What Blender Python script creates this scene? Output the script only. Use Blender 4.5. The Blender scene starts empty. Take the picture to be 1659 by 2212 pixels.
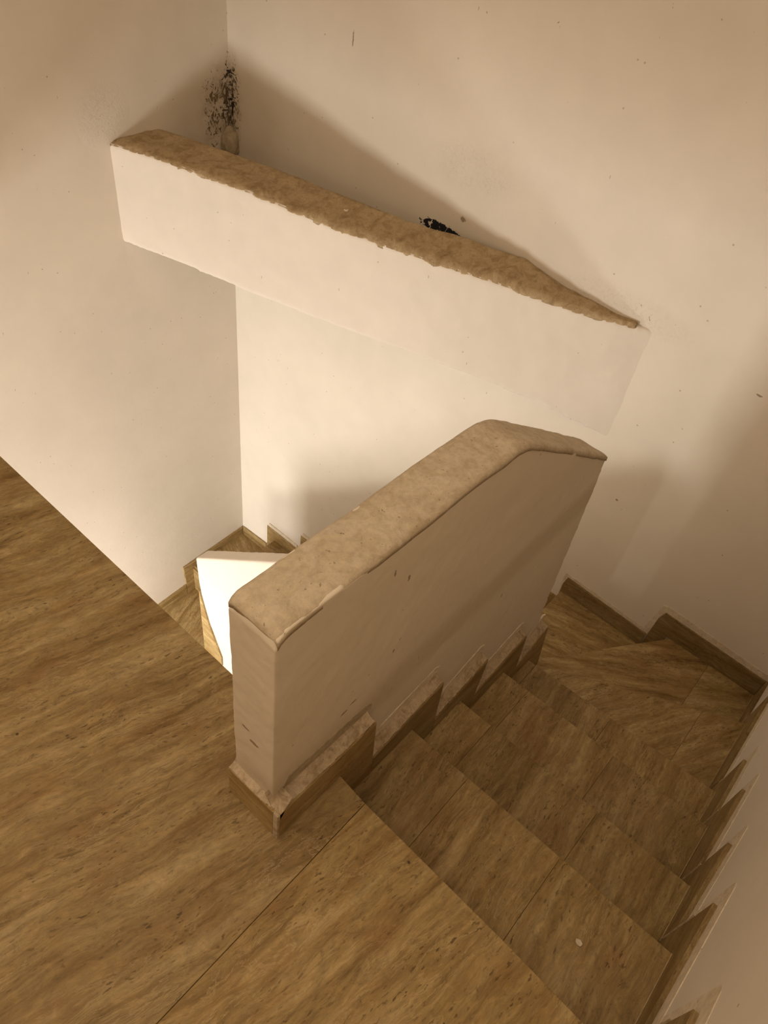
import bpy, bmesh, math, random
from mathutils import Vector, Matrix, noise
random.seed(7)
S = bpy.context.scene
COL = S.collection

# ------------------------------------------------------------------ camera
cam_d = bpy.data.cameras.new('camera'); cam = bpy.data.objects.new('camera', cam_d); COL.objects.link(cam)
Rw = ((0.658435036507343, -0.7439239075096966, 0.11419510731456789),
      (-0.48565551820152725, -0.5358624151506728, -0.6906447637295742),
      (0.5749800173392874, 0.3992852262007419, -0.7141213396866553))
m = Matrix(((Rw[0][0], -Rw[1][0], -Rw[2][0]), (Rw[0][1], -Rw[1][1], -Rw[2][1]), (Rw[0][2], -Rw[1][2], -Rw[2][2]))).to_4x4()
m.translation = (-0.55667, -0.38624, 1.47805)
cam.matrix_world = m
cam_d.sensor_fit = 'VERTICAL'; cam_d.sensor_height = 36; cam_d.lens = 1605.15 / 2212 * 36
cam_d.clip_start = 0.02
S.camera = cam

# ------------------------------------------------------------------ world, lights, exposure
w = bpy.data.worlds.new('world'); S.world = w; w.use_nodes = True
w.node_tree.nodes['Background'].inputs[0].default_value = (1.0, .78, .55, 1)
w.node_tree.nodes['Background'].inputs[1].default_value = 0.0
S.view_settings.view_transform = 'Standard'; S.view_settings.look = 'None'
S.view_settings.exposure = 0.12; S.view_settings.gamma = 1.0

def area(name, loc, target, sx, sy, power, color, spread=180):
    l = bpy.data.lights.new(name, 'AREA'); l.shape = 'RECTANGLE'; l.size = sx; l.size_y = sy
    l.energy = power; l.color = color; l.spread = math.radians(spread)
    o = bpy.data.objects.new(name, l); COL.objects.link(o); o.location = loc
    o.rotation_euler = (Vector(target) - Vector(loc)).to_track_quat('-Z', 'Y').to_euler()
    return o
# light of the storey below, coming up the well
area('light_low_well', (-.25, 2.22, -2.75), (1.4, 1.75, -1.7), .48, .48, 24, (1, .97, .91))  # unseen area lamp hanging below the landing, shining up the well
area('light_mid_window', (-2.5, 1.05, -1.5), (1.2, 1.2, -.5), .75, .65, 59, (1, .965, .90))
# soft fill lamps added for ambient light on the landing, no visible source
area('fill_landing', (-.5, .25, 2.4), (-.3, .2, 0.0), 2.6, 1.9, 28, (1, .79, .55))
area('fill_landing_side', (-2.3, 1.7, 1.35), (.6, -.4, .1), 1.2, 1.2, 9, (1, .79, .55))  # added side fill, brightens the right wall and parapet end

# ------------------------------------------------------------------ materials
def mat(name):
    mt = bpy.data.materials.new(name); mt.use_nodes = True
    nt = mt.node_tree; nt.nodes.clear()
    out = nt.nodes.new('ShaderNodeOutputMaterial'); b = nt.nodes.new('ShaderNodeBsdfPrincipled')
    nt.links.new(b.outputs[0], out.inputs[0])
    return mt, nt, b
def N(nt, kind, **kw):
    n = nt.nodes.new('ShaderNode' + kind)
    for k, v in kw.items():
        if k in ('ins',):
            for a, c in v.items(): n.inputs[a].default_value = c
        else: setattr(n, k, v)
    return n
def ramp(nt, src, stops, interp='LINEAR'):
    r = N(nt, 'ValToRGB'); r.color_ramp.interpolation = interp
    e = r.color_ramp.elements
    while len(e) < len(stops): e.new(.5)
    for el, (p, c) in zip(e, stops):
        el.position = p; el.color = (*c, 1) if len(c) == 3 else c
    nt.links.new(src, r.inputs[0]); return r
def g(v): return (v, v, v)
def mix(nt, fac, a, b, mode='MIX'):
    n = N(nt, 'Mix', data_type='RGBA', blend_type=mode)
    for s, i in ((fac, 0), (a, 6), (b, 7)):
        if isinstance(s, (int, float)): n.inputs[i].default_value = s
        elif isinstance(s, tuple): n.inputs[i].default_value = (*s, 1)
        else: nt.links.new(s, n.inputs[i])
    return n.outputs[2]
def math_(nt, op, a, b=None, clamp=False):
    n = N(nt, 'Math', operation=op, use_clamp=clamp)
    for i, s in enumerate((a, b)):
        if s is None: continue
        if isinstance(s, (int, float)): n.inputs[i].default_value = s
        else: nt.links.new(s, n.inputs[i])
    return n.outputs[0]
def noise_(nt, vec, scale, detail=4, rough=.55, dist=0):
    n = N(nt, 'TexNoise', ins={'Scale': scale, 'Detail': detail, 'Roughness': rough, 'Distortion': dist})
    nt.links.new(vec, n.inputs['Vector']); return n.outputs['Fac']
def mapping(nt, vec, scale=(1, 1, 1), loc=(0, 0, 0), rot=(0, 0, 0)):
    n = N(nt, 'Mapping'); n.inputs['Scale'].default_value = scale; n.inputs['Location'].default_value = loc
    n.inputs['Rotation'].default_value = rot
    nt.links.new(vec, n.inputs['Vector']); return n.outputs[0]

def travertine(name, tint=(1, 1, 1), rough=.42):
    mt, nt, b = mat(name)
    uv = N(nt, 'TexCoord').outputs['UV']
    wob = noise_(nt, mapping(nt, uv, (3, 3, 1)), 1.6, 3)
    dist = math_(nt, 'MULTIPLY', math_(nt, 'SUBTRACT', wob, .5), .045)
    cmb = N(nt, 'CombineXYZ'); nt.links.new(dist, cmb.inputs[1])
    add = N(nt, 'VectorMath', operation='ADD'); nt.links.new(uv, add.inputs[0]); nt.links.new(cmb.outputs[0], add.inputs[1])
    v = add.outputs[0]
    band = noise_(nt, mapping(nt, v, (1.7, 15, 1)), 1.5, 8, .68, .35)
    fine = noise_(nt, mapping(nt, v, (14, 75, 1)), 1.2, 9, .78, .6)
    mott = noise_(nt, mapping(nt, v, (11, 22, 1)), 2.0, 10, .80, 1.2)
    c = ramp(nt, band, [(.34, (.235, .145, .052)), (.44, (.330, .218, .090)), (.53, (.405, .280, .128)), (.64, (.500, .370, .195))]).outputs[0]
    c = mix(nt, .62, c, ramp(nt, mott, [(.36, g(.50)), (.45, g(.88)), (.54, g(1.06)), (.64, g(1.42))]).outputs[0], 'MULTIPLY')
    c = mix(nt, .5, c, ramp(nt, fine, [(.36, g(.55)), (.46, g(.92)), (.54, g(1.06)), (.64, g(1.35))]).outputs[0], 'MULTIPLY')
    # light ridges following the bedding, rusty clouds
    rid = noise_(nt, mapping(nt, v, (3.2, 22, 1), (3, 7, 0)), 1.3, 8, .7, 1.2)
    rm = ramp(nt, rid, [(.482, g(0)), (.50, g(1)), (.518, g(0))]).outputs[0]
    msk = ramp(nt, noise_(nt, mapping(nt, v, (3, 6, 1), (9, 2, 0)), 1.5, 3), [(.40, g(0)), (.56, g(1))]).outputs[0]
    c = mix(nt, math_(nt, 'MULTIPLY', math_(nt, 'MULTIPLY', rm, msk), .75), c, (.60, .45, .26))
    rust = ramp(nt, noise_(nt, mapping(nt, v, (5, 8, 1), (1, 5, 0)), 1.4, 4), [(.50, g(0)), (.66, g(1))]).outputs[0]
    c = mix(nt, math_(nt, 'MULTIPLY', rust, .35), c, (.27, .125, .032))
    # small pits
    pit = noise_(nt, mapping(nt, v, (38, 110, 1)), 1.5, 3, .5)
    pm = ramp(nt, pit, [(.60, g(0)), (.66, g(1))]).outputs[0]
    pz = ramp(nt, noise_(nt, mapping(nt, v, (3, 11, 1), (4, 4, 0)), 1.5, 3), [(.42, g(0)), (.62, g(1))]).outputs[0]
    pits = math_(nt, 'MULTIPLY', pm, pz)
    c = mix(nt, math_(nt, 'MULTIPLY', pits, .75), c, (.085, .045, .015))
    vor = N(nt, 'TexVoronoi', ins={'Scale': 9.0}); nt.links.new(v, vor.inputs['Vector'])
    dot = ramp(nt, vor.outputs['Distance'], [(.018, g(1)), (.03, g(0))]).outputs[0]
    c = mix(nt, math_(nt, 'MULTIPLY', dot, .85), c, (.04, .022, .01))
    at = N(nt, 'Attribute', attribute_name='tone')
    c = mix(nt, 1.0, c, at.outputs['Color'], 'MULTIPLY')
    c = mix(nt, 1.0, c, tint, 'MULTIPLY')
    nt.links.new(c, b.inputs['Base Color'])
    b.inputs['Roughness'].default_value = rough
    b.inputs['Specular IOR Level'].default_value = .35
    h = math_(nt, 'SUBTRACT', math_(nt, 'ADD', mott, math_(nt, 'MULTIPLY', fine, .7)), math_(nt, 'MULTIPLY', pits, .8))
    bp = N(nt, 'Bump', ins={'Strength': .35, 'Distance': .003}); nt.links.new(h, bp.inputs['Height']); nt.links.new(bp.outputs[0], b.inputs['Normal'])
    return mt

def plaster(name, base=(.70, .585, .455), damage=None, rough=.85, grime=.12, bump=.25):
    mt, nt, b = mat(name)
    p = N(nt, 'TexCoord').outputs['Object']
    big = noise_(nt, p, 1.7, 3)
    mid = noise_(nt, p, 9, 5)
    c = mix(nt, 1.0, base, ramp(nt, big, [(.3, (.95, .945, .94)), (.7, (1.03, 1.03, 1.03))]).outputs[0], 'MULTIPLY')
    c = mix(nt, .5, c, ramp(nt, mid, [(.35, g(.965)), (.65, g(1.02))]).outputs[0], 'MULTIPLY')
    # scattered specks, pinholes and short scratches
    vor = N(nt, 'TexVoronoi', ins={'Scale': 14.0}); nt.links.new(p, vor.inputs['Vector'])
    sp = ramp(nt, vor.outputs['Distance'], [(.035, g(1)), (.055, g(0))]).outputs[0]
    v2 = N(nt, 'TexVoronoi', ins={'Scale': 6.0}); nt.links.new(mapping(nt, p, (2.6, 2.6, .7), (1, 2, 3), (.5, .4, .3)), v2.inputs['Vector'])
    sc = ramp(nt, v2.outputs['Distance'], [(.022, g(1)), (.032, g(0))]).outputs[0]
    marks = math_(nt, 'MAXIMUM', sp, sc)
    c = mix(nt, math_(nt, 'MULTIPLY', marks, .45), c, (.20, .13, .07))
    height = math_(nt, 'ADD', math_(nt, 'MULTIPLY', noise_(nt, p, 38, 5, .6), .35), math_(nt, 'MULTIPLY', noise_(nt, p, 5, 3), 1.2))
    if damage:
        sep = N(nt, 'SeparateXYZ'); nt.links.new(p, sep.inputs[0])
        for (ax, bx), (ca, cb), (ra, rb), kind in damage:
            A = sep.outputs['XYZ'.index(ax)]; B = sep.outputs['XYZ'.index(bx)]
            da = math_(nt, 'DIVIDE', math_(nt, 'SUBTRACT', A, ca), ra); db = math_(nt, 'DIVIDE', math_(nt, 'SUBTRACT', B, cb), rb)
            r = math_(nt, 'SQRT', math_(nt, 'ADD', math_(nt, 'MULTIPLY', da, da), math_(nt, 'MULTIPLY', db, db)))
            zone = ramp(nt, r, [(.45, g(1)), (1.0, g(0))]).outputs[0]
            if kind == 'mold':
                n1 = noise_(nt, mapping(nt, p, (1, 1, .8)), 38, 6, .7, 1.5)
                th = math_(nt, 'ADD', n1, math_(nt, 'MULTIPLY', zone, .20))
                mk = ramp(nt, th, [(.705, g(0)), (.735, g(1))]).outputs[0]
                c = mix(nt, mk, c, (.030, .024, .020))
                st = math_(nt, 'MULTIPLY', ramp(nt, noise_(nt, p, 16, 5, .7), [(.42, g(0)), (.65, g(1))]).outputs[0], zone)
                c = mix(nt, math_(nt, 'MULTIPLY', st, .55), c, (.26, .185, .105))
                height = math_(nt, 'ADD', height, math_(nt, 'MULTIPLY', math_(nt, 'MULTIPLY', zone, n1), 3.0))
            elif kind == 'hole':
                n1 = noise_(nt, p, 42, 5, .65, .8)
                mk = ramp(nt, math_(nt, 'ADD', n1, math_(nt, 'MULTIPLY', zone, .42)), [(.80, g(0)), (.82, g(1))]).outputs[0]
                c = mix(nt, mk, c, (.016, .017, .022))
            elif kind == 'rough':
                n1 = noise_(nt, p, 70, 5, .7, 1.0)
                height = math_(nt, 'ADD', height, math_(nt, 'MULTIPLY', math_(nt, 'MULTIPLY', zone, n1), 4.0))
                c = mix(nt, math_(nt, 'MULTIPLY', math_(nt, 'MULTIPLY', zone, ramp(nt, n1, [(.5, g(0)), (.7, g(1))]).outputs[0]), .25), c, (.42, .32, .21))
            elif kind == 'mark':
                rr = math_(nt, 'ADD', r, math_(nt, 'MULTIPLY', math_(nt, 'SUBTRACT', noise_(nt, p, 160, 3), .5), 1.6))
                c = mix(nt, math_(nt, 'MULTIPLY', ramp(nt, rr, [(.7, g(1)), (1.0, g(0))]).outputs[0], .75), c, (.22, .14, .07))
            elif kind == 'crack':
                n1 = noise_(nt, mapping(nt, p, (1, 1, .6)), 45, 6, .75, 1.0)
                mk = ramp(nt, math_(nt, 'ADD', n1, math_(nt, 'MULTIPLY', zone, .14)), [(.625, g(0)), (.65, g(1))]).outputs[0]
                c = mix(nt, math_(nt, 'MULTIPLY', mk, math_(nt, 'GREATER_THAN', zone, .02)), c, (.028, .022, .018))
            elif kind == 'stain':
                c = mix(nt, math_(nt, 'MULTIPLY', zone, .30), c, (.40, .30, .18))
    nt.links.new(c, b.inputs['Base Color']); b.inputs['Roughness'].default_value = rough
    b.inputs['Specular IOR Level'].default_value = .25
    bp = N(nt, 'Bump', ins={'Strength': bump, 'Distance': .006}); nt.links.new(height, bp.inputs['Height']); nt.links.new(bp.outputs[0], b.inputs['Normal'])
    return mt

def mortar(name, base, lo, bumpd=.006, sc=1.0, patch=None):
    mt, nt, b = mat(name)
    p = N(nt, 'TexCoord').outputs['Object']
    n1 = noise_(nt, p, 26 * sc, 7, .7, .8); n2 = noise_(nt, p, 110 * sc, 5, .7); n3 = noise_(nt, p, 6 * sc, 3)
    c = mix(nt, ramp(nt, n1, [(.36, g(1)), (.56, g(0))]).outputs[0], base, lo)
    c = mix(nt, .6, c, ramp(nt, n2, [(.3, g(.72)), (.6, g(1.1))]).outputs[0], 'MULTIPLY')
    if patch:
        c = mix(nt, ramp(nt, n3, [(.5, g(0)), (.62, g(1))]).outputs[0], c, patch)
    pit = ramp(nt, noise_(nt, p, 150 * sc, 2), [(.69, g(0)), (.73, g(1))]).outputs[0]
    c = mix(nt, math_(nt, 'MULTIPLY', pit, .6), c, tuple(x * .3 for x in lo))
    nt.links.new(c, b.inputs['Base Color']); b.inputs['Roughness'].default_value = .9
    b.inputs['Specular IOR Level'].default_value = .2
    h = math_(nt, 'ADD', n1, math_(nt, 'MULTIPLY', n2, .4))
    bp = N(nt, 'Bump', ins={'Strength': .7, 'Distance': bumpd}); nt.links.new(h, bp.inputs['Height']); nt.links.new(bp.outputs[0], b.inputs['Normal'])
    return mt

M_TILE = travertine('travertine_tile', (.96, .97, .91))
WALL = (.80, .728, .635)
M_WALL = plaster('wall_plaster', WALL)
M_FAR = plaster('far_wall_plaster', WALL, damage=[
    ('YZ', (2.50, .27), (.075, .24), 'mold'), ('YZ', (2.40, .22), (.30, .30), 'stain'),
    ('YZ', (1.24, .155), (.17, .042), 'hole'), ('YZ', (2.512, .27), (.035, .21), 'crack'),
    ('YZ', (1.79, .69), (.004, .028), 'mark'), ('YZ', (-.122, .13), (.012, .004), 'mark'), ('YZ', (.15, -.566), (.006, .006), 'mark'), ('YZ', (1.15, .235), (.014, .012), 'mark'),
    ('YZ', (.42, .20), (.30, .075), 'rough'),
    ('YZ', (1.15, .42), (.22, .10), 'rough')])
M_LEFT = plaster('left_wall_plaster', WALL, damage=[
    ('XZ', (1.855, .25), (.035, .22), 'crack'), ('XZ', (1.80, .24), (.14, .22), 'mold'), ('XZ', (1.70, .22), (.22, .24), 'stain'), ('XZ', (1.20, .31), (.13, .14), 'rough')])
MARKS = [('XZ', (.151, .494), (.004, .011), 'mark'), ('XZ', (.104, .545), (.003, .009), 'mark'), ('XZ', (.62, .02), (.004, .009), 'mark'),
    ('XZ', (.046, .205), (.011, .004), 'mark'), ('XZ', (.020, .195), (.012, .004), 'mark'), ('XZ', (.151, .27), (.003, .008), 'mark'),
    ('YZ', (.078, .262), (.013, .006), 'mark'), ('YZ', (.100, .290), (.012, .004), 'mark'), ('YZ', (.06, .12), (.10, .08), 'stain')]
M_BODY = plaster('parapet_plaster', (.75, .665, .55), bump=.3, damage=MARKS)
M_TOP = mortar('parapet_top_mortar', (.60, .50, .375), (.50, .40, .275), .004, .8)
M_MORTAR = mortar('mortar_ledge', (.60, .48, .345), (.38, .28, .175), .006, 1.3)
M_PATCH = mortar('plaster_patch', (.77, .67, .53), (.68, .57, .43), .003, .6)
M_GREY = mortar('grey_mortar', (.47, .385, .27), (.36, .29, .195), .004, .8)
M_CONC = mortar('beam_concrete', (.52, .385, .23), (.36, .25, .13), .012, .7)
M_GROUT = mortar('grout', (.42, .31, .18), (.25, .17, .08), .002, 1)
M_GROUTL = mortar('light_grout', (.62, .50, .34), (.45, .34, .21), .001, 2)
M_CHIP = mortar('chip', (.75, .66, .52), (.66, .56, .42), .002, 1)

# ------------------------------------------------------------------ mesh helpers
def link(name, me, parent=None, mats=()):
    o = bpy.data.objects.new(name, me); COL.objects.link(o)
    for mm in mats: me.materials.append(mm)
    if parent is not None: o.parent = parent
    return o
def empty(name, loc=(0, 0, 0)):
    o = bpy.data.objects.new(name, None); COL.objects.link(o); o.location = loc; o.empty_display_size = .1
    return o
def thing(o, label, cat, group=None):
    o['label'] = label; o['category'] = cat
    if group: o['group'] = group
    return o
def structure(o, label=None):
    o['kind'] = 'structure'
    if label: o['label'] = label; 
    return o
def prism_bm(pts, d, bm=None):
    """closed prism from a planar list of points swept by vector d"""
    bm = bm or bmesh.new()
    a = [bm.verts.new(p) for p in pts]; d = Vector(d); b_ = [bm.verts.new(Vector(p) + d) for p in pts]
    fs = [bm.faces.new(a), bm.faces.new(list(reversed(b_)))]
    n = len(pts)
    for i in range(n): fs.append(bm.faces.new((a[(i + 1) % n], a[i], b_[i], b_[(i + 1) % n])))
    return bm, fs
def tile_uv(bm, faces, org, ang, off, flat=True, axis='x'):
    uvl = bm.loops.layers.uv.verify(); c, s = math.cos(ang), math.sin(ang)
    for f in faces:
        f.normal_update(); nz = abs(f.normal.z)
        for l in f.loops:
            p = l.vert.co
            if nz > .5: a, b_ = p.x, p.y
            elif abs(f.normal.y) > abs(f.normal.x): a, b_ = p.x, p.z
            else: a, b_ = p.y, p.z
            if nz > .5: l[uvl].uv = (a * c + b_ * s + off[0], -a * s + b_ * c + off[1])
            else: l[uvl].uv = (a + off[0], b_ + off[1])
def set_tone(bm, faces, t):
    ly = bm.loops.layers.color.get('tone') or bm.loops.layers.color.new('tone')
    for f in faces:
        for l in f.loops: l[ly] = (t, t * random.uniform(.985, 1.0), t * random.uniform(.96, 1.0), 1)
def finish(bm, name, parent, mats, bevel=0, smooth=False):
    bmesh.ops.recalc_face_normals(bm, faces=bm.faces)
    me = bpy.data.meshes.new(name); bm.to_mesh(me); bm.free()
    o = link(name, me, parent, mats)
    if bevel:
        md = o.modifiers.new('bevel', 'BEVEL'); md.width = bevel; md.segments = 2; md.limit_method = 'ANGLE'
    if smooth:
        for p in me.polygons: p.use_smooth = True
    return o
def clip_y(poly, y0, y1):
    """clip polygon (x,y) to y in [y0,y1]"""
    def cl(P, f, inter):
        out = []
        for i in range(len(P)):
            a, b_ = P[i], P[(i + 1) % len(P)]
            ia, ib = f(a), f(b_)
            if ia: out.append(a)
            if ia != ib: out.append(inter(a, b_))
        return out
    def it(yv): return lambda a, b_: (a[0] + (b_[0] - a[0]) * (yv - a[1]) / (b_[1] - a[1]), yv)
    P = cl(poly, lambda p: p[1] >= y0, it(y0)); P = cl(P, lambda p: p[1] <= y1, it(y1)) if P else P
    return P
def tiled_slab(name, poly, z, joints, parent, angs, thick=.022, gap=.0005, bevel=.0012, tones=None):
    """tread or floor of stone tiles cut at the given y joints, grout gap between them"""
    bm = bmesh.new()
    ys = [-9] + sorted(joints) + [9]
    for i in range(len(ys) - 1):
        P = clip_y(poly, ys[i] + gap / 2, ys[i + 1] - gap / 2)
        if len(P) < 3: continue
        _, fs = prism_bm([(x, y, z) for x, y in P], (0, 0, -thick), bm)
        a = angs[i % len(angs)] if isinstance(angs, (list, tuple)) else angs
        tile_uv(bm, fs, None, a + random.uniform(-.03, .03), (random.uniform(0, 40), random.uniform(0, 40)))
        set_tone(bm, fs, tones[i] if tones else random.uniform(.9, 1.08))
    return finish(bm, name, parent, [M_TILE], bevel)
def skirt_tile(pts, d, parent, tone=None):
    bm, fs = prism_bm(pts, d)
    tile_uv(bm, fs, None, 0, (random.uniform(0, 40), random.uniform(0, 40)))
    set_tone(bm, fs, tone or random.uniform(.86, 1.0))
    return finish(bm, 'skirting_tile', parent, [M_TILE], .0012)
def rough_solid(name, pts, d, parent, mats, voxel=.009, smooth=5, amp=.004, size=.12, top_mat=None, amp2=0, size2=.03):
    """solid swept outline, remeshed so its edges are soft and slightly wavy"""
    bm, fs = prism_bm(pts, d)
    o = finish(bm, name, parent, mats)
    md = o.modifiers.new('remesh', 'REMESH'); md.mode = 'VOXEL'; md.voxel_size = voxel; md.use_smooth_shade = True
    md = o.modifiers.new('smooth', 'SMOOTH'); md.iterations = smooth; md.factor = .5
    for k, (am, sz) in enumerate(((amp, size), (amp2, size2))):
        if not am: continue
        tx = bpy.data.textures.new(name + '_relief', 'CLOUDS'); tx.noise_scale = sz; tx.noise_depth = 3
        md = o.modifiers.new('relief', 'DISPLACE'); md.texture = tx; md.strength = am; md.mid_level = .5; md.texture_coords = 'GLOBAL'
    return o

# ------------------------------------------------------------------ room shell
XF, YL, YR, XB, ZC = 1.861, 2.522, -.715, -2.7, 2.45
def box_obj(name, lo, hi, mt, label=None, parent=None):
    bm, _ = prism_bm([(lo[0], lo[1], lo[2]), (hi[0], lo[1], lo[2]), (hi[0], hi[1], lo[2]), (lo[0], hi[1], lo[2])], (0, 0, hi[2] - lo[2]))
    return finish(bm, name, parent, [mt])
ZB = -4.6
wf = structure(box_obj('wall_far', (XF, YR - .15, ZB), (XF + .15, YL + .15, ZC + .1), M_FAR), 'far cream plastered wall of the stairwell')
wl = structure(box_obj('wall_left', (XB - .15, YL, ZB), (XF, YL + .15, ZC + .1), M_LEFT), 'left cream plastered wall of the stairwell')
wr = structure(box_obj('wall_right', (XB - .15, YR - .15, ZB), (XF, YR, ZC + .1), M_WALL), 'right cream plastered wall beside the upper flight')
structure(box_obj('wall_back', (XB - .15, YR, ZB), (XB, YL, ZC + .1), M_WALL), 'plastered wall behind the landing')
structure(box_obj('ceiling', (XB, YR, ZC), (XF, YL, ZC + .1), M_WALL), 'plastered ceiling over the stairwell')
structure(box_obj('floor_lower', (XB, YR, ZB - .1), (XF, YL, ZB), M_WALL), 'bottom of the stairwell')

# landing floor: stone tiles on a plastered slab
R90 = math.radians
fl = tiled_slab('floor', [(XB, YR), (-.030, YR), (-.016, -.439), (-.006, -.072), (0, 0), (0.0, YL), (XB, YL)], 0, [-1.0, -.075, 1.9],
                None, [R90(-5), R90(-8), R90(-15), R90(-13)], thick=.03, gap=.0009, tones=[.93, .98, .93, .93])
structure(fl, 'travertine tiled landing floor')
sl = box_obj('landing_slab', (XB, YR, -.2), (-.015, YL, -.031), M_WALL, parent=fl)

# ------------------------------------------------------------------ staircase
st = thing(empty('staircase', (0.5, -.35, -.5)), 'winding travertine staircase going down from the landing around the open well', 'staircase')
st_inv = Matrix.Translation((-.5, .35, .5))
def sparent(o):
    o.parent = st; o.matrix_parent_inverse = st_inv; return o
Z = [0, -.169, -.341, -.517, -.692, -.863, -1.069, -1.215]
NL = [(.001, 0), (.270, 0), (.519, 0), (.804, 0), (1.028, 0)]
NR = [(-.028, -.715), (.269, -.715), (.522, -.715), (.812, -.715), (1.055, -.715)]
treads = []
joints = [[], [-.172, -.43], [-.107, -.445], [-.094, -.40], [-.03, -.33]]
for k in range(1, 5):
    a, b_ = NL[k - 1], NR[k - 1]; c, d = NR[k], NL[k]
    L = .045
    treads.append(([(a[0] - .035, L), (b_[0] - .035, YR), (c[0], YR), (d[0], L)], Z[k], joints[k], R90(4)))
treads.append(([(.99, .045), (1.02, YR), (1.523, YR), (1.157, 0), (1.134, .045)], Z[5], [-.56], R90(-28)))
treads.append(([(1.10, .045), (1.134, 0), (1.45, YR), (1.865, YR), (1.865, -.324), (1.369, .023), (1.215, .131), (1.10, .131)], Z[6], [-.50], R90(-55)))
treads.append(([(1.215, .10), (1.33, .0), (1.865, -.36), (1.865, .200), (1.215, .200)], Z[7], [], R90(-75)))
zk = Z[7]; yk = .2
for k in range(8, 16):
    zk = Z[7] - (k - 7) * (2.50 - 1.215) / 8
    y2 = .2 + .236 * (k - 7) if k < 15 else 2.18
    treads.append(([(1.21, y2 - (.26 if k < 15 else .36)), (1.865, y2 - (.26 if k < 15 else .36)), (1.865, y2), (1.21, y2)], zk, [], R90(-85)))
treads.append(([(1.40, 2.14), (1.865, 2.14), (1.865, YL + .003), (1.40, YL + .003)], -2.695, [], R90(70)))
treads.append(([(1.09, 1.9), (1.44, 1.9), (1.44, YL + .003), (1.09, YL + .003)], -2.947, [], R90(20)))
treads.append(([(.80, 1.9), (1.12, 1.9), (1.12, YL + .003), (.80, YL + .003)], -3.13, [], R90(20)))
treads.append(([(.50, 1.9), (.83, 1.9), (.83, YL + .003), (.50, YL + .003)], -3.31, [], R90(20)))
treads.append(([(.20, 1.9), (.53, 1.9), (.53, YL + .003), (.20, YL + .003)], -3.49, [], R90(20)))
slab = bmesh.new()
for poly, z, jt, ang in treads:
    sparent(tiled_slab('tread', poly, z, jt, None, ang, tones=[1.3] if z < -2.4 else None))  # lowest treads get a brighter tone, standing in for light on them
    prism_bm([(x, y, z - .0225) for x, y in poly], (0, 0, -.26), slab)
sparent(finish(slab, 'stair_slab', None, [M_WALL]))
# tile riser under the corner landing, facing back along the left wall
def riser(pts, d):
    bm, fs = prism_bm(pts, d); tile_uv(bm, fs, None, 0, (random.uniform(0, 30), random.uniform(0, 30))); set_tone(bm, fs, .98)
    sparent(finish(bm, 'riser', None, [M_TILE], .001))
riser([(1.388, 2.05, -2.947), (1.388, YL, -2.947), (1.388, YL, -2.717), (1.388, 2.05, -2.717)], (.012, 0, 0))
for k in range(0, 5):
    a, b_ = NL[k], NR[k]
    riser([(a[0] - .006, .0, Z[k] - .023), (b_[0] - .006, YR, Z[k] - .023), (b_[0] - .006, YR, Z[k + 1]), (a[0] - .006, .0, Z[k + 1])], (-.01, 0, 0))

# ------------------------------------------------------------------ skirting on the right wall (stepped tiles, one per tread)
YS = -.703
br = structure(empty('baseboard_right'), 'stepped travertine skirting along the right wall')
def wall_piece(plane, pts2, thick, name, mt, parent, tone=None):
    """plane: ('y', value) front face; pts2 = (a, z)"""
    ax, v = plane
    if ax == 'y': P = [(a, v, z) for a, z in pts2]; d = (0, thick, 0)
    else: P = [(v, a, z) for a, z in pts2]; d = (thick, 0, 0)
    if name == 'skirting_tile': return skirt_tile(P, d, parent, tone)
    bm, _ = prism_bm(P, d); return finish(bm, name, parent, [mt])
right_tiles = [  # x0, top at x0, x1, top at x1, floor, next floor
    (-2.6, .085, .062, .148, 0, Z[1]), (.064, -.106, .358, -.056, Z[1], Z[2]), (.366, -.257, .592, -.196, Z[2], Z[3]),
    (.601, -.381, .864, -.349, Z[3], Z[4]), (.875, -.551, 1.112, -.545, Z[4], Z[5]), (1.147, -.765, 1.583, -.743, Z[5], Z[6]),
    (1.590, -.975, 1.861, -.966, Z[6], Z[6])]
for i, (x0, t0, x1, t1, f, fn) in enumerate(right_tiles):
    nx = [-.028, .269, .522, .812, 1.055, 1.51, 1.861][i]
    low = fn
    P = [(x0, t0), (x0, f if i == 0 or i == 6 else f), (nx + .001, f), (nx + .001, low), (x1, low), (x1, t1)]
    if nx + .001 >= x1: P = [(x0, t0), (x0, f), (x1, f), (x1, t1)]
    wall_piece(('y', YS), P, -.013, 'skirting_tile', None, br, .88)
    if i < 6:   # roughened plaster band above each tile
        h = .05
        q = [(x0 - .0, t0), (x1, t1), (x1, low + .01), (x1 + .04, low + .01), (x1 + .045, t1 + h * .8), (x1 + .03, t1 + h), (x0 + .02, t0 + h + .004)]
        wall_piece(('y', YR + .0013 + .0006 * (i % 2)), q, -.005, 'plaster_patch', M_PATCH, br)
def grout(pts, parent, wdt=.0022):
    bm = bmesh.new()
    for a, b_ in zip(pts[:-1], pts[1:]):
        a, b_ = Vector(a), Vector(b_); d = (b_ - a).normalized()
        s = Vector((0, 0, 1)).cross(d)
        if s.length < .1: s = Vector((1, 0, 0))
        s.normalize(); u = d.cross(s)
        prism_bm([a + (s + u) * wdt / 2, a + (s - u) * wdt / 2, a - (s + u) * wdt / 2, a - (s - u) * wdt / 2], b_ - a, bm)
    return finish(bm, 'grout_line', parent, [M_GROUTL])
for i, (x0, t0, x1, t1, f, fn) in enumerate(right_tiles):
    nx = [-.028, .269, .522, .812, 1.055, 1.51, 1.861][i]
    grout([(max(x0, -2), YS - .0002, f + .0004), (min(nx, 1.85), YS - .0002, f + .0004)], br)
    if i < 6: grout([(x1 + .0012, YS + .001, fn), (x1 + .0012, YS + .001, max(fn, t1 - .09 - .06 * (i > 1)))], br, .0026)
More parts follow.
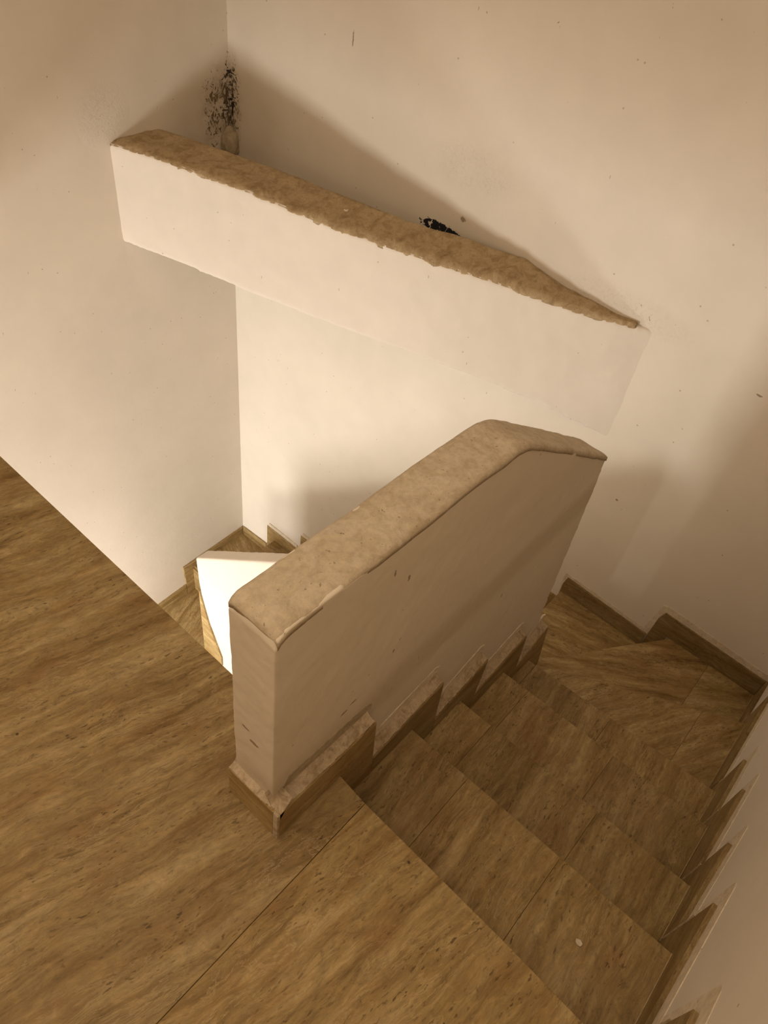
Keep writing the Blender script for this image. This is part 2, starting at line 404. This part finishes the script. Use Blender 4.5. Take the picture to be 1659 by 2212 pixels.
# ------------------------------------------------------------------ skirting on the far wall
bf = structure(empty('baseboard_far'), 'stepped travertine skirting along the far wall')
XS = 1.851
far_tiles = [
    [(-.702, -.966), (-.246, -.952), (-.232, -1.0), (-.226, -1.215), (-.30, -1.215), (-.30, Z[6]), (-.702, Z[6])],
    [(-.223, -1.133), (.196, -1.113), (.205, -1.16), (.205, -1.376), (.19, -1.376), (.19, Z[7]), (-.223, Z[7])]]
for P in far_tiles: wall_piece(('x', XS), P, .012, 'skirting_tile', None, bf, .84)
wall_piece(('x', XF - .003), [(-.70, -.966), (-.246, -.952), (-.225, -1.133), (-.20, -1.12), (-.222, -.925), (-.25, -.915), (-.70, -.935)], .01, 'plaster_patch', M_PATCH, bf)
wall_piece(('x', XF - .003), [(-.21, -1.133), (.196, -1.113), (.206, -1.20), (.215, -1.20), (.214, -1.095), (-.19, -1.108)], .01, 'plaster_patch', M_PATCH, bf)
for k in range(8, 16):
    zk = Z[7] - (k - 7) * (2.50 - 1.215) / 8; zn = zk - (2.50 - 1.215) / 8 if k < 15 else -2.695
    y1 = .2 + .236 * (k - 7) if k < 15 else 2.18; y0 = .2 + .236 * (k - 8)
    e = .075
    tp = zk + .105
    wall_piece(('x', XS), [(y0 + .01 + (e if k > 8 else 0), tp), (y1 + e - .005, tp), (y1 + e - .005, zn), (y1, zn), (y1, zk), (y0 + .01 + (e if k > 8 else 0), zk)], .012, 'skirting_tile', None, bf, 1.35)  # raised tone paints light on this skirting into the stone colour
    wall_piece(('x', XF - .006), [(y0 + .03 + e, tp), (y1 + e - .007, tp), (y1 + e - .02, tp + .03), (y0 + .03 + e, tp + .03)], .008, 'plaster_patch', M_PATCH, bf)
wall_piece(('x', XS), [(2.262, -2.695), (2.51, -2.695), (2.51, -2.617), (2.262, -2.600)], .012, 'skirting_tile', None, bf, 1.35)  # brighter tone again, light painted into the corner tile
# ------------------------------------------------------------------ skirting on the left wall
bl = structure(empty('baseboard_left'), 'stepped travertine skirting along the left wall of the lower flight')
YS2 = YL - .012
wall_piece(('y', YS2), [(1.85, -2.695), (1.85, -2.622), (1.312, -2.648), (1.322, -2.845), (1.3215, -2.947), (1.399, -2.947), (1.399, -2.695)], .013, 'skirting_tile', None, bl, 1.25)  # tone lifted to paint in light on the low left skirting
wall_piece(('y', YS2), [(1.318, -2.845), (1.318, -2.947), (1.12, -2.947), (1.03, -2.947), (1.03, -2.865)], .013, 'skirting_tile', None, bl, 1.25)  # same painted-in brightness as the neighbouring tile

# ------------------------------------------------------------------ parapet beside the upper flight
pa = thing(empty('parapet', (.4, .08, 0)), 'thick cream plastered parapet with rough mortar top standing beside the upper flight', 'parapet')
def child_of(o, root):
    o.parent = root; o.matrix_parent_inverse = Matrix.Translation(-Vector(root.location)); return o
def arc(p0, p1, p2, n=4):
    return [tuple((1 - t) ** 2 * a + 2 * t * (1 - t) * b_ + t * t * c for a, b_, c in zip(p0, p1, p2)) for t in [i / n for i in range(n + 1)]]
prof = [(-.160, -.02), (-.161, .30)] + arc((-.160, .600), (-.158, .627), (-.130, .627), 4) + [(.12, .622), (.30, .624), (.42, .619)] + \
       arc((.44, .618), (.485, .610), (.525, .580), 3) + [(.764, .425), (1.007, .263), (1.028, -.065), (1.036, -.199), (1.050, -.475), (1.13, -.72), (1.12, -1.2), (.95, -1.2), (.55, -.62), (.02, -.28), (-.012, -.03)]
b = child_of(rough_solid('plaster_body', [(x, .030, z) for x, z in prof], (0, .10, 0), None, [M_BODY, M_TOP], voxel=.005, smooth=1, amp=.006, size=.16, amp2=.002, size2=.03), pa)
# mortar top: thin rough skin along the profile
def top_skin(name, line, y0, y1, mt, root, lift=.0035, nseg=70, ny=12, amp=.004, freq=16, drop=.006, edge=.004):
    bm = bmesh.new(); L = [0]
    for i in range(1, len(line)): L.append(L[-1] + math.dist(line[i], line[i - 1]))
    def at(s):
        for i in range(1, len(L)):
            if s <= L[i] + 1e-9:
                t = (s - L[i - 1]) / (L[i] - L[i - 1]); return [a + (b_ - a) * t for a, b_ in zip(line[i - 1], line[i])]
    rows = []
    for i in range(nseg + 1):
        s = L[-1] * i / nseg; x, z = at(min(s, L[-1])); row = []
        e0 = edge * noise.noise((x * 9, 1.3, z * 9)); e1 = edge * noise.noise((x * 9, 7.3, z * 9))
        for j in range(ny + 1):
            t = j / ny; y = y0 + e0 + (y1 + e1 - y0 - e0) * t
            rim = min(t, 1 - t); dz = lift + amp * noise.fractal((x * freq, y * freq, 3), 1.0, 2.0, 4) - (drop if rim < .001 else drop * .25 if rim < .1 else 0)
            row.append(bm.verts.new((x, y, z + dz)))
        rows.append(row)
    for i in range(nseg):
        for j in range(ny): bm.faces.new((rows[i][j], rows[i + 1][j], rows[i + 1][j + 1], rows[i][j + 1]))
    r = bmesh.ops.extrude_face_region(bm, geom=list(bm.faces))
    bmesh.ops.translate(bm, vec=(0, 0, -.012), verts=[v for v in r['geom'] if isinstance(v, bmesh.types.BMVert)])
    return child_of(finish(bm, name, None, [mt], smooth=True), root)
tp = [p for p in prof if p[1] > .25 and p[0] > -.158][:]
tp = [p for p in tp if p[1] > .262 and not (p[0] < -.13 and p[1] < .605)]
top_skin('mortar_top', tp, .0285, .1315, M_TOP, pa, nseg=120, lift=.0045, amp=.003, drop=.006, edge=.002)
# stepped skirting on the parapet
PX = [0, .27, .519, .804, 1.028]
par_tiles = [
    [(-.171, .105), (.098, .093), (.113, -.088), (.120, Z[1]), (.0, Z[1]), (.0, 0), (-.171, 0)],
    [(.115, -.094), (.369, -.069), (.385, -.271), (.388, Z[2]), (.270, Z[2]), (.270, Z[1]), (.120, Z[1])],
    [(.387, -.275), (.618, -.240), (.612, -.425), (.612, Z[3]), (.519, Z[3]), (.519, Z[2]), (.389, Z[2])],
    [(.614, -.425), (.885, -.396), (.915, -.603), (.918, Z[4]), (.804, Z[4]), (.804, Z[3]), (.614, Z[3])],
    [(.917, -.607), (1.087, -.547), (1.178, Z[5] - .02), (1.028, Z[5] - .02), (1.028, Z[4]), (.919, Z[4])]]
for i, P in enumerate(par_tiles):
    o = skirt_tile([(x, .0, z) for x, z in P], (0, .012, 0), None, [.92, .82, .84, .86, .92][i]); child_of(o, pa)
    (x0, t0), (x1, t1) = P[0], P[1]
    # mortar ledge between tile and plaster
    bm = bmesh.new(); n = 40; rows = []
    for a in range(n + 1):
        t = a / n; x = x0 + (x1 - x0) * t; z = t0 + (t1 - t0) * t; q = []
        for j, (yy, dz) in enumerate(((.001, -.03), (.0012, -.0015), (.008, .001), (.016, .003), (.024, .007), (.033, .018), (.04, .03))):
            jit = .0035 * noise.fractal((x * 60, yy * 60, 5 + i), 1, 2, 3) if 1 < j else 0
            q.append(bm.verts.new((x, yy + (.0 if j < 2 else jit * .5), z + dz + (abs(jit) if j < 4 else jit))))
        rows.append(q)
    for a in range(n):
        for j in range(6): bm.faces.new((rows[a][j], rows[a + 1][j], rows[a + 1][j + 1], rows[a][j + 1]))
    for rr in (rows[0], rows[-1]): bm.faces.new(rr)
    bm.faces.new([r_[0] for r_ in rows] + [r_[6] for r_ in reversed(rows)])
    child_of(finish(bm, 'mortar_ledge', None, [M_MORTAR], smooth=False), pa)
    # notch-shaped plaster patch above
    h = .045
    q = [(x0 + .03, t0 + .01), (x1 + .012, t1 + .01), (x1 + .012, t1 + h * .7), (x1 - .01, t1 + h), (x0 + .05, t0 + h)]
    o = finish(prism_bm([(x, .0280, z) for x, z in q], (0, .006, 0))[0], 'plaster_patch', None, [M_GREY if i == 0 else M_PATCH], .001); child_of(o, pa)
# near end skirting tile with its mortar ledge
o = skirt_tile([(-.176, .013, 0), (-.176, .138, 0), (-.176, .138, .098), (-.176, .013, .104)], (.012, 0, 0), None, 1.0); child_of(o, pa)
o = skirt_tile([(-.175, .138, .0), (-.012, .138, .0), (-.012, .138, .098), (-.175, .138, .098)], (0, -.010, 0), None, .9); child_of(o, pa)
o = finish(prism_bm([(-.1765, .0003, 0), (-.1765, .0125, 0), (-.1765, .0125, .104), (-.1765, .0003, .104)], (.006, 0, 0))[0], 'mortar_joint', None, [M_MORTAR], .001); child_of(o, pa)
bm = bmesh.new(); n = 24; rows = []
for a in range(n + 1):
    y = .0 + .137 * a / n; q = []
    for j, (xx, dz) in enumerate(((-.175, -.03), (-.1745, 0), (-.168, .001), (-.16, .005), (-.155, .014), (-.14, .03))):
        jit = .0035 * noise.fractal((xx * 60, y * 60, 5), 1, 2, 3) if j > 1 else 0
        q.append(bm.verts.new((xx, y, .1025 + dz + (abs(jit) if j < 4 else jit))))
    rows.append(q)
for a in range(n):
    for j in range(5): bm.faces.new((rows[a][j], rows[a + 1][j], rows[a + 1][j + 1], rows[a][j + 1]))
for rr in (rows[0], rows[-1]): bm.faces.new(rr)
bm.faces.new([r_[0] for r_ in rows] + [r_[5] for r_ in reversed(rows)])
child_of(finish(bm, 'mortar_ledge', None, [M_MORTAR]), pa)

# ------------------------------------------------------------------ parapet of the lower flight
pb = thing(empty('parapet', (1.16, 1.2, -2.2)), 'brightly lit plastered parapet deep down the well beside the lower flight', 'parapet')
lowp = [(2.045, ZB), (2.045, -2.70), (2.05, -2.30), (2.063, -1.992), (1.347, -1.407), (.20, -.47), (.14, -.55), (.14, ZB)]
child_of(rough_solid('plaster_body', [(1.11, y, z) for y, z in lowp], (.10, 0, 0), None, [plaster('lower_parapet_plaster', (.78, .69, .59), bump=.2)], voxel=.012, smooth=1, amp=.004, size=.2), pb)
bm, fs = prism_bm([(1.098, 2.046, -2.27), (1.098, 2.046, -2.95), (1.098, 1.87, -2.94), (1.098, 1.868, -2.838), (1.098, 1.974, -2.572)], (.02, 0, 0))
tile_uv(bm, fs, None, 0, (3, 8)); set_tone(bm, fs, 1.05)
child_of(finish(bm, 'skirting_tile', None, [M_TILE], .001), pb)

# ------------------------------------------------------------------ diagonal beam across the corner
be = thing(empty('concrete_beam', (1.5, 1.4, 0)), 'wide diagonal beam bridging the corner with white plastered face and bare rough concrete top', 'beam', None)
TF = [(1.205, 2.560, .199), (1.214, 2.525, .199), (1.256, 2.378, .203), (1.319, 2.160, .201), (1.392, 1.907, .193), (1.452, 1.703, .175), (1.509, 1.504, .160), (1.571, 1.293, .157),
      (1.641, 1.051, .153), (1.713, .802, .154), (1.773, .595, .151), (1.825, .414, .156), (1.865, .277, .174), (1.90, .155, .174)]
BF = [(1.205, 2.560, -.236), (1.214, 2.525, -.232), (1.256, 2.378, -.234), (1.319, 2.160, -.240), (1.392, 1.907, -.256), (1.452, 1.703, -.263), (1.509, 1.504, -.266), (1.571, 1.293, -.267),
      (1.641, 1.051, -.268), (1.713, .802, -.271), (1.773, .595, -.282), (1.825, .414, -.305), (1.865, .277, -.325), (1.90, .155, -.33)]
TB = [(1.49, 2.56, .2), (1.496, 2.53, .2), (1.525, 2.40, .2), (1.577, 2.19, .2), (1.632, 1.93, .2), (1.668, 1.70, .2), (1.698, 1.50, .2), (1.735, 1.30, .2),
      (1.815, 1.08, .198), (1.87, .84, .196), (1.90, .66, .168), (1.90, .44, .157), (1.90, .277, .172), (1.92, .155, .174)]
bm = bmesh.new()
R_ = [[bm.verts.new(p) for p in L_] for L_ in (TF, TB, [(x, y, z1[2]) for (x, y, _), z1 in zip(TB, BF)], BF)]
n = len(TF)
for i in range(n - 1):
    for j in range(4):
        a, c = R_[j], R_[(j + 1) % 4]; bm.faces.new((a[i], a[i + 1], c[i + 1], c[i]))
bm.faces.new([R_[j][0] for j in range(4)]); bm.faces.new([R_[j][-1] for j in range(4)])
bo = finish(bm, 'plaster_body', None, [plaster('beam_plaster', (.82, .745, .66), bump=.25)])
for kind, kw in (('REMESH', dict(mode='VOXEL', voxel_size=.011, use_smooth_shade=True)), ('SMOOTH', dict(iterations=2, factor=.5))):
    md = bo.modifiers.new(kind.lower(), kind)
    for a, v in kw.items(): setattr(md, a, v)
tx = bpy.data.textures.new('beam_relief', 'CLOUDS'); tx.noise_scale = .1; tx.noise_depth = 3
md = bo.modifiers.new('relief', 'DISPLACE'); md.texture = tx; md.strength = .006; md.texture_coords = 'GLOBAL'
child_of(bo, be)
# bare concrete top, lumpy, slightly overhanging the plastered face
bm = bmesh.new(); rows = []; NS, NY = 150, 16
def lerp_line(L_, t):
    f = t * (len(L_) - 3) + 1; i = min(int(f), len(L_) - 2); u = f - i
    return Vector(L_[i]) * (1 - u) + Vector(L_[i + 1]) * u
for i in range(NS + 1):
    t = i / NS * .955; a = lerp_line(TF, t); c = lerp_line(TB, t); c.x = min(c.x, XF + .006); row = []
    nrm = (c - a); nrm.z = 0; wdt = nrm.length; nrm.normalize()
    a = a + nrm * (.0015 + .002 * noise.fractal((a.y * 14, 0, 0), 1, 2, 3)); c = c + nrm * .006 * noise.fractal((a.y * 12, 5, 0), 1, 2, 3)
    for j in range(NY + 1):
        u = j / NY; p = a.lerp(c, u)
        ridge = .010 * noise.fractal((p.x * 9, p.y * 9, 1), 1, 2, 5) + .006 * abs(noise.noise((p.x * 32, p.y * 32, 2)))
        p.z += .010 + ridge * min(1, wdt * 8) * min(1, 5 * u + .15, 5 * (1 - u) + .15) - (.014 if j in (0, NY) else .004 if j in (1, NY - 1) else 0)
        row.append(bm.verts.new(p))
    rows.append(row)
for i in range(NS):
    for j in range(NY): bm.faces.new((rows[i][j], rows[i + 1][j], rows[i + 1][j + 1], rows[i][j + 1]))
r = bmesh.ops.extrude_face_region(bm, geom=list(bm.faces))
bmesh.ops.translate(bm, vec=(0, 0, -.015), verts=[v for v in r['geom'] if isinstance(v, bmesh.types.BMVert)])
child_of(finish(bm, 'concrete_top', None, [M_CONC], smooth=True), be)

# plaster lump in the far left corner and filled triangle behind the beam
bm = bmesh.new(); bmesh.ops.create_icosphere(bm, subdivisions=4, radius=1)
for v in bm.verts:
    k = 1 + .14 * noise.fractal(v.co * 2.2, 1, 2, 4)
    v.co = Vector((v.co.x * .050 * k, v.co.y * .050 * k, v.co.z * .075 * k)) + Vector((XF - .012, YL - .012, .085))
lump = finish(bm, 'plaster_lump', wf, [M_GREY], smooth=True)
bm, _ = prism_bm([(1.40, YL, .03), (XF, YL, .03), (XF, 1.0, .03)], (0, 0, -.12))
fill = finish(bm, 'mortar_fill', wf, [M_GREY])

# ------------------------------------------------------------------ loose chip of plaster on the first tread
bm = bmesh.new()
out = [(-.006, -.007), (.004, -.009), (.009, .001), (.004, .011), (-.004, .009), (-.008, .001)]
prism_bm([(.150 + x * .75, -.548 + y * .8, Z[1] + .0035 + .0008 * random.random()) for x, y in out], (0, 0, -.0035), bm)
ch = finish(bm, 'plaster_chip', None, [M_CHIP], .0006)
thing(ch, 'small white chip of plaster lying on the first tread below the landing', 'plaster chip')
